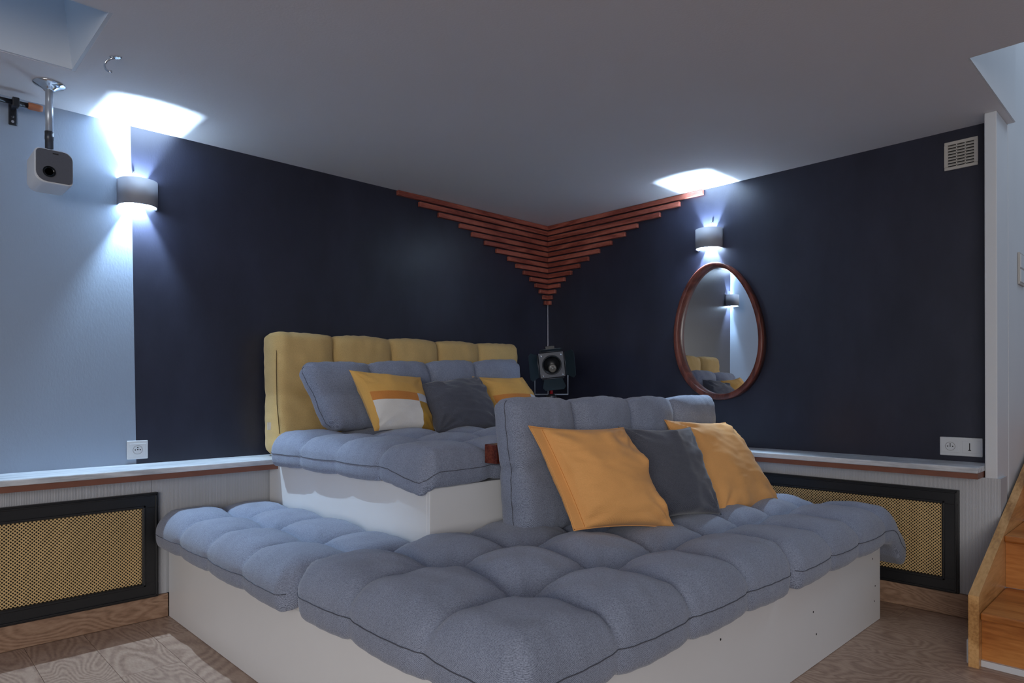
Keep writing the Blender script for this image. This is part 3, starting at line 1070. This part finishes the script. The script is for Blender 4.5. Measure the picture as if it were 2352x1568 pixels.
# ------------------------------------------------------------------ scatter cushions
def pillow_grid(corners, T, seed, n=44, curve=0.05, wrinkle=1.0, flange=0.0):
    rg = random.Random(seed)
    BL, BR, TR_, TL_ = [Vector(c) for c in corners]
    nrm = (BR - BL).cross(TL_ - BL).normalized()
    eu, ev = (BR - BL), (TL_ - BL)
    off = rg.uniform(0, 100)
    folds = [(rg.choice([0, 1, 2, 3]), rg.uniform(0.15, 0.85), rg.uniform(0.010, 0.022), rg.uniform(10, 18)) for _ in range(7)]
    V = {}
    P_, ids = [], {}
    for side in (1, -1):
        for i in range(n + 1):
            for j in range(n + 1):
                a, b = i / n, j / n
                # denser sampling near the borders
                a = 0.5 - 0.5 * math.cos(math.pi * a) * (0.55 + 0.45 * 1) if False else a
                bd = i in (0, n) or j in (0, n)
                if side == -1 and bd:
                    ids[(side, i, j)] = ids[(1, i, j)]
                    continue
                s, t = 2 * a - 1, 2 * b - 1
                P = (BL * (1 - a) + BR * a) * (1 - b) + (TL_ * (1 - a) + TR_ * a) * b
                # sides bow inwards, corners stay out
                P -= eu * s * curve * (1 - t * t) * abs(s) ** 2
                P -= ev * t * curve * (1 - s * s) * abs(t) ** 2
                q = (1 - s * s) * (1 - t * t)
                if flange and side == 1:
                    # flat sewn-on border along the left edge
                    sf = max(-1.0, (a - flange) / (1 - flange) * 2 - 1)
                    q = (1 - sf * sf) * (1 - t * t)
                h = T * 0.5 * (q ** 0.46)
                # wrinkles running in from the corners and edges
                w = 0.0
                for (cx, cy) in ((-1, -1), (1, -1), (1, 1), (-1, 1)):
                    dx, dy = s - cx, t - cy
                    r = math.hypot(dx, dy)
                    an = math.atan2(dy, dx)
                    w += math.sin(an * 11 + off + cx * 3 + cy) * math.exp(-(r / 0.55) ** 2) * min(1, r * 4)
                for (sd, pos, amp, fr) in folds:
                    d = (1 + t, 1 - t, 1 + s, 1 - s)[sd]
                    al_ = (a, a, b, b)[sd]
                    w += 1.4 * math.exp(-((al_ - pos) * fr) ** 2) * math.exp(-d * 2.2) * min(1, d * 8)
                w += 0.9 * noise.noise(Vector((s * 1.6 + off, t * 1.6, side))) + 0.45 * noise.noise(Vector((s * 3 + t * 5 + off, t * 3 - s * 2, side))) + 0.3 * noise.noise(Vector((s * 4 + off, t * 15, side)))
                h += w * 0.0052 * wrinkle * min(1.0, q * 9)
                P = P + nrm * h * side
                ids[(side, i, j)] = len(P_)
                P_.append(P)
    return P_, ids, n


def pillow(name, label, cat, corners, T, seed, mats, group=None, curve=0.05, wrinkle=1.0, pip=None, flange=0.0):
    """mats: one material, or a function (a, b) -> (part name, material) for the front"""
    P_, ids, n = pillow_grid(corners, T, seed, curve=curve, wrinkle=wrinkle, flange=flange)
    lo = Vector((sum(v.x for v in P_) / len(P_), sum(v.y for v in P_) / len(P_), min(v.z for v in P_)))
    t = thing(name, lo, label, cat, group)
    groups = {}
    for side in (1, -1):
        for i in range(n):
            for j in range(n):
                f = (ids[(side, i, j)], ids[(side, i + 1, j)], ids[(side, i + 1, j + 1)], ids[(side, i, j + 1)])
                if side == -1:
                    f = f[::-1]
                key = ('cover', mats) if isinstance(mats, str) else (mats((i + 0.5) / n, (j + 0.5) / n) if side == 1 else ('back_cover', 'p_must'))
                groups.setdefault(key, []).append(f)
    for (pn, mt), fs in groups.items():
        used = sorted({i for f in fs for i in f})
        mp = {k: q for q, k in enumerate(used)}
        obj(pn, ([P_[k] for k in used], [tuple(mp[k] for k in f) for f in fs]), mt, t, smooth=True)
    rim = [ids[(1, i, 0)] for i in range(n)] + [ids[(1, n, j)] for j in range(n)] + [ids[(1, n - i, n)] for i in range(n)] + [ids[(1, 0, n - j)] for j in range(n + 1)]
    if flange:
        k = max(1, round(flange * n))
        obj('flange_seam', tube([P_[ids[(1, k, j)]] for j in range(1, n)], 0.0014, 6), 'p_rust', t, smooth=True)
    if pip:
        obj('piping', tube([P_[k] for k in rim], 0.002, 6), pip, t, smooth=True)
    return t


def patch(a, b):
    if a < 0.07:
        return ('edge_panel', 'p_must')
    if b > 0.60:
        return ('top_panel', 'p_must')
    if b > 0.46:
        return ('band_panel', 'p_rust') if a < 0.76 else ('square_patch', 'p_grey')
    return ('cream_panel', 'p_cream') if a < 0.76 else ('side_panel', 'p_ochre')


pillow('patchwork_cushion', 'patchwork cushion of mustard, rust and cream, whole front showing, before the grey bolster', 'cushion',
       [at(860, 990, 'y', -0.61), at(1000, 992, 'y', -0.64), at(966, 866, 'y', -0.52), at(801, 849, 'y', -0.49)], 0.15, 5, patch, 'patchwork cushions', curve=0.04)
pillow('patchwork_cushion', 'patchwork cushion of mustard, rust and cream half hidden by the grey backrest cushion', 'cushion',
       [at(1148, 988, 'y', -0.61), at(1268, 988, 'y', -0.63), at(1200, 866, 'y', -0.51), at(1084, 864, 'y', -0.49)], 0.15, 8, patch, 'patchwork cushions', curve=0.04)
pillow('velvet_cushion', 'charcoal velvet cushion between the two patchwork cushions', 'cushion',
       [at(1003, 996, 'y', -0.70), at(1158, 988, 'y', -0.69), at(1100, 864, 'y', -0.56), at(954, 882, 'y', -0.54)], 0.16, 12, 'velvet', wrinkle=2.2)
pillow('orange_cushion', 'plain orange cushion with a sewn border down one side, near the wooden rail end', 'cushion',
       [at(1318, 1218, 'y', -1.80), at(1550, 1212, 'y', -1.93), at(1432, 982, 'y', -1.73), at(1214, 978, 'y', -1.67)], 0.165, 21, 'orange', 'orange cushions', curve=0.035, pip='orange', wrinkle=2.1, flange=0.114)
pillow('velvet_cushion', 'charcoal velvet cushion between the two plain orange cushions', 'cushion',
       [at(1478, 1204, 'y', -1.78), at(1658, 1182, 'y', -1.90), at(1586, 980, 'y', -1.72), at(1418, 978, 'y', -1.66)], 0.16, 26, 'velvet', wrinkle=2.0)
pillow('orange_cushion', 'plain orange cushion without a border, nearest the radiator cover beside the stairs', 'cushion',
       [at(1656, 1196, 'y', -1.86), at(1794, 1160, 'y', -1.86), at(1666, 970, 'y', -1.63), at(1526, 964, 'y', -1.62)], 0.16, 33, 'orange', 'orange cushions', curve=0.035, pip='orange', wrinkle=2.1)


# ------------------------------------------------------------------ studio lamp on its tripod
def studio_lamp():
    c = Vector((-0.33, -0.34, 1.115))
    t = thing('tripod_lamp', (c.x, c.y, UZ), 'black studio spotlight with barn doors on a small wooden tripod in the corner', 'lamp')
    f = (Vector((-2.6, -2.7, 0.85)) - c).normalized()
    r = f.cross(Vector((0, 0, 1))).normalized() * -1
    r = Vector((0, 0, 1)).cross(f).normalized()
    if r.dot(rt0) < 0:
        r = -r
    u = r.cross(f)
    if u.z < 0:
        u = -u
    # tilt the head a little
    an = math.radians(6)
    r, u = r * math.cos(an) + u * math.sin(an), u * math.cos(an) - r * math.sin(an)
    def L(a, b, d):
        return c + r * a + u * b + f * d
    obj('housing', lathe(L(0, 0.008, 0), f, [(-0.17, 0.03), (-0.165, 0.055), (-0.06, 0.068), (0.0, 0.072), (0.002, 0.06), (-0.05, 0.05), (-0.07, 0.02)], 28), 'lampblack', t, smooth=True)
    obj('vent_cap', join(*[[[L(x_ * 1.0, y_, d_) for x_, y_, d_ in q], [(0, 1, 3, 2), (4, 6, 7, 5), (0, 4, 5, 1), (2, 3, 7, 6), (0, 2, 6, 4), (1, 5, 7, 3)]]
                           for q in [[(sx * w, sy, sd) for sx in (-1, 1) for sy in (0.07, 0.07 + h) for sd in (-0.11, -0.01)] for w, h in ((0.04, 0.03), (0.028, 0.048))]]), 'lampblack', t)
    # square front frame with rounded opening
    n = 32
    inner = [(0.054 * math.cos(2 * math.pi * k / n), 0.054 * math.sin(2 * math.pi * k / n)) for k in range(n)]
    def sq(a):
        m_ = max(abs(math.cos(a)), abs(math.sin(a)))
        s_ = 0.078
        return (s_ * math.cos(a) / m_ if True else 0, s_ * math.sin(a) / m_)
    outer = [sq(2 * math.pi * k / n) for k in range(n)]
    V, F = [], []
    for d in (0.0, 0.012):
        V += [L(a, b, d) for a, b in outer] + [L(a, b, d) for a, b in inner]
    for k in range(n):
        k2 = (k + 1) % n
        F += [(k, k2, n + k2, n + k), (2 * n + k, 3 * n + k, 3 * n + k2, 2 * n + k2), (k, 2 * n + k, 2 * n + k2, k2), (n + k, n + k2, 3 * n + k2, 3 * n + k)]
    obj('front_frame', (V, F), 'lampgrey', t)
    for k in range(4):
        a = math.pi / 4 + k * math.pi / 2
        obj('frame_screw', lathe(L(0.088 * math.cos(a), 0.088 * math.sin(a), 0.012), f, [(0, 0.006), (0.004, 0.006), (0.005, 0.003)], 10), 'chrome', t)
    obj('lens_ring', lathe(L(0, 0, 0.012), f, [(0, 0.054), (0.006, 0.062), (0.008, 0.058), (0.0, 0.053)], 32, False), 'lampblack', t, smooth=True)
    obj('bulb', lathe(L(0.004, -0.022, -0.045), f, [(0, 0.008), (0.01, 0.022), (0.03, 0.026), (0.034, 0.018), (0.034, 0.008), (0.042, 0.006)], 20), 'bulb', t, smooth=True)
    # four barn doors
    def door(e1, e2, w, ln, tilt, nm='barn_door'):
        hinge = e2 * 0.086
        out = (e2 * math.cos(tilt) + f * math.sin(tilt))
        p0 = c + hinge + f * 0.01
        poly = [p0 - e1 * w * 0.78, p0 + e1 * w * 0.78, p0 + e1 * w + out * ln * 0.75, p0 + e1 * w * 0.8 + out * ln, p0 - e1 * w * 0.8 + out * ln, p0 - e1 * w + out * ln * 0.75]
        nn = out.cross(e1).normalized() * 0.0025
        o = obj(nm, prism(poly, nn), 'flap', t)
        obj('hinge', tube([p0 - e1 * 0.07, p0 + e1 * 0.07], 0.006, 8), 'lampgrey', o, smooth=True)
    door(u, -r, 0.088, 0.11, math.radians(58))
    door(u, r, 0.088, 0.11, math.radians(62))
    door(r, -u, 0.072, 0.09, math.radians(40))
    door(r, u, 0.072, 0.09, math.radians(80))
    # yoke
    zb = 0.925
    rh = Vector((r.x, r.y, 0)).normalized()
    y0 = [c + rh * 0.082 - f * 0.03, c + rh * 0.108 - f * 0.03]
    P = [c - rh * 0.085 - f * 0.04, c - rh * 0.105 - f * 0.04 - Vector((0, 0, 0.02)), Vector((c.x, c.y, 0)) - rh * 0.105 - f * 0.04 + Vector((0, 0, zb)),
         Vector((c.x, c.y, 0)) + rh * 0.105 - f * 0.04 + Vector((0, 0, zb)), c + rh * 0.105 - f * 0.04 - Vector((0, 0, 0.02)), c + rh * 0.085 - f * 0.04]
    obj('yoke', tube(P, 0.0045, 8), 'silver', t)
    b0 = Vector((c.x, c.y, zb)) - f * 0.04
    b0.z = zb
    obj('stem', tube([b0 + Vector((0, 0, 0.095)), b0 + Vector((0, 0, -0.02))], 0.011, 12), 'red', t, smooth=True)
    obj('tripod_head', lathe(b0 + Vector((0, 0, 0.006)), (0, 0, -1), [(0, 0.018), (0.012, 0.034), (0.03, 0.034), (0.04, 0.022), (0.075, 0.02)], 20), 'lampgrey', t)
    for k in range(3):
        a = math.radians(20 + 120 * k)
        d = Vector((math.cos(a), math.sin(a), 0))
        top = b0 + d * 0.03 + Vector((0, 0, -0.02))
        foot = Vector((b0.x, b0.y, UZ + 0.004)) + d * 0.115
        lg = obj('leg', tube([top, foot], [0.010, 0.008], 10), 'tripod', t, smooth=True)
        obj('leg_clamp', lathe(top + (foot - top) * 0.12, (foot - top), [(0, 0.0125), (0.02, 0.0125)], 10), 'red', lg)


studio_lamp()


# ------------------------------------------------------------------ stairs
st = thing('staircase', (-0.3, -3.05, 0), 'varnished orange-brown wooden stairs rising beside the right wall', 'stairs')
YS0, YS1 = -2.664, -3.42
def stringer(y0, y1):
    rise, run = 0.205, 0.40
    def line(x):
        return 0.249 + (x + 0.69) * (0.543 - 0.249) / (0.127 + 0.69)
    p = [Vector((-0.69, y0, 0.0)), Vector((-0.69, y0, 0.249)), Vector((1.3, y0, line(1.3))), Vector((1.3, y0, line(1.3) - 0.52)), Vector((0.55, y0, 0.0))]
    return prism(p, (0, y1 - y0, 0))


obj('stringer', stringer(-2.633, -2.664), 'stringer', st)
obj('stringer', stringer(YS1, YS1 - 0.03), 'stringer', st)
for k in range(4):
    xk, zk = -0.675 + 0.40 * k, 0.19 + 0.205 * k
    obj('tread', box(xk - 0.0, xk + 0.43, YS1, YS0 - 0.0005, zk - 0.026, zk, 0.006), 'stair', st)
    obj('riser', box(xk + 0.028, xk + 0.046, YS1, YS0 - 0.0005, (0.0 if k == 0 else zk - 0.205) + 0.001, zk - 0.0265), 'stair', st)
obj('foot_strip', box(-0.66, -0.647, YS1, YS0 - 0.0005, 0.0005, 0.022), 'white', st)
obj('foot_block', box(-0.665, -0.62, -2.6325, -2.622, 0.0005, 0.085, 0.004), 'white', st)
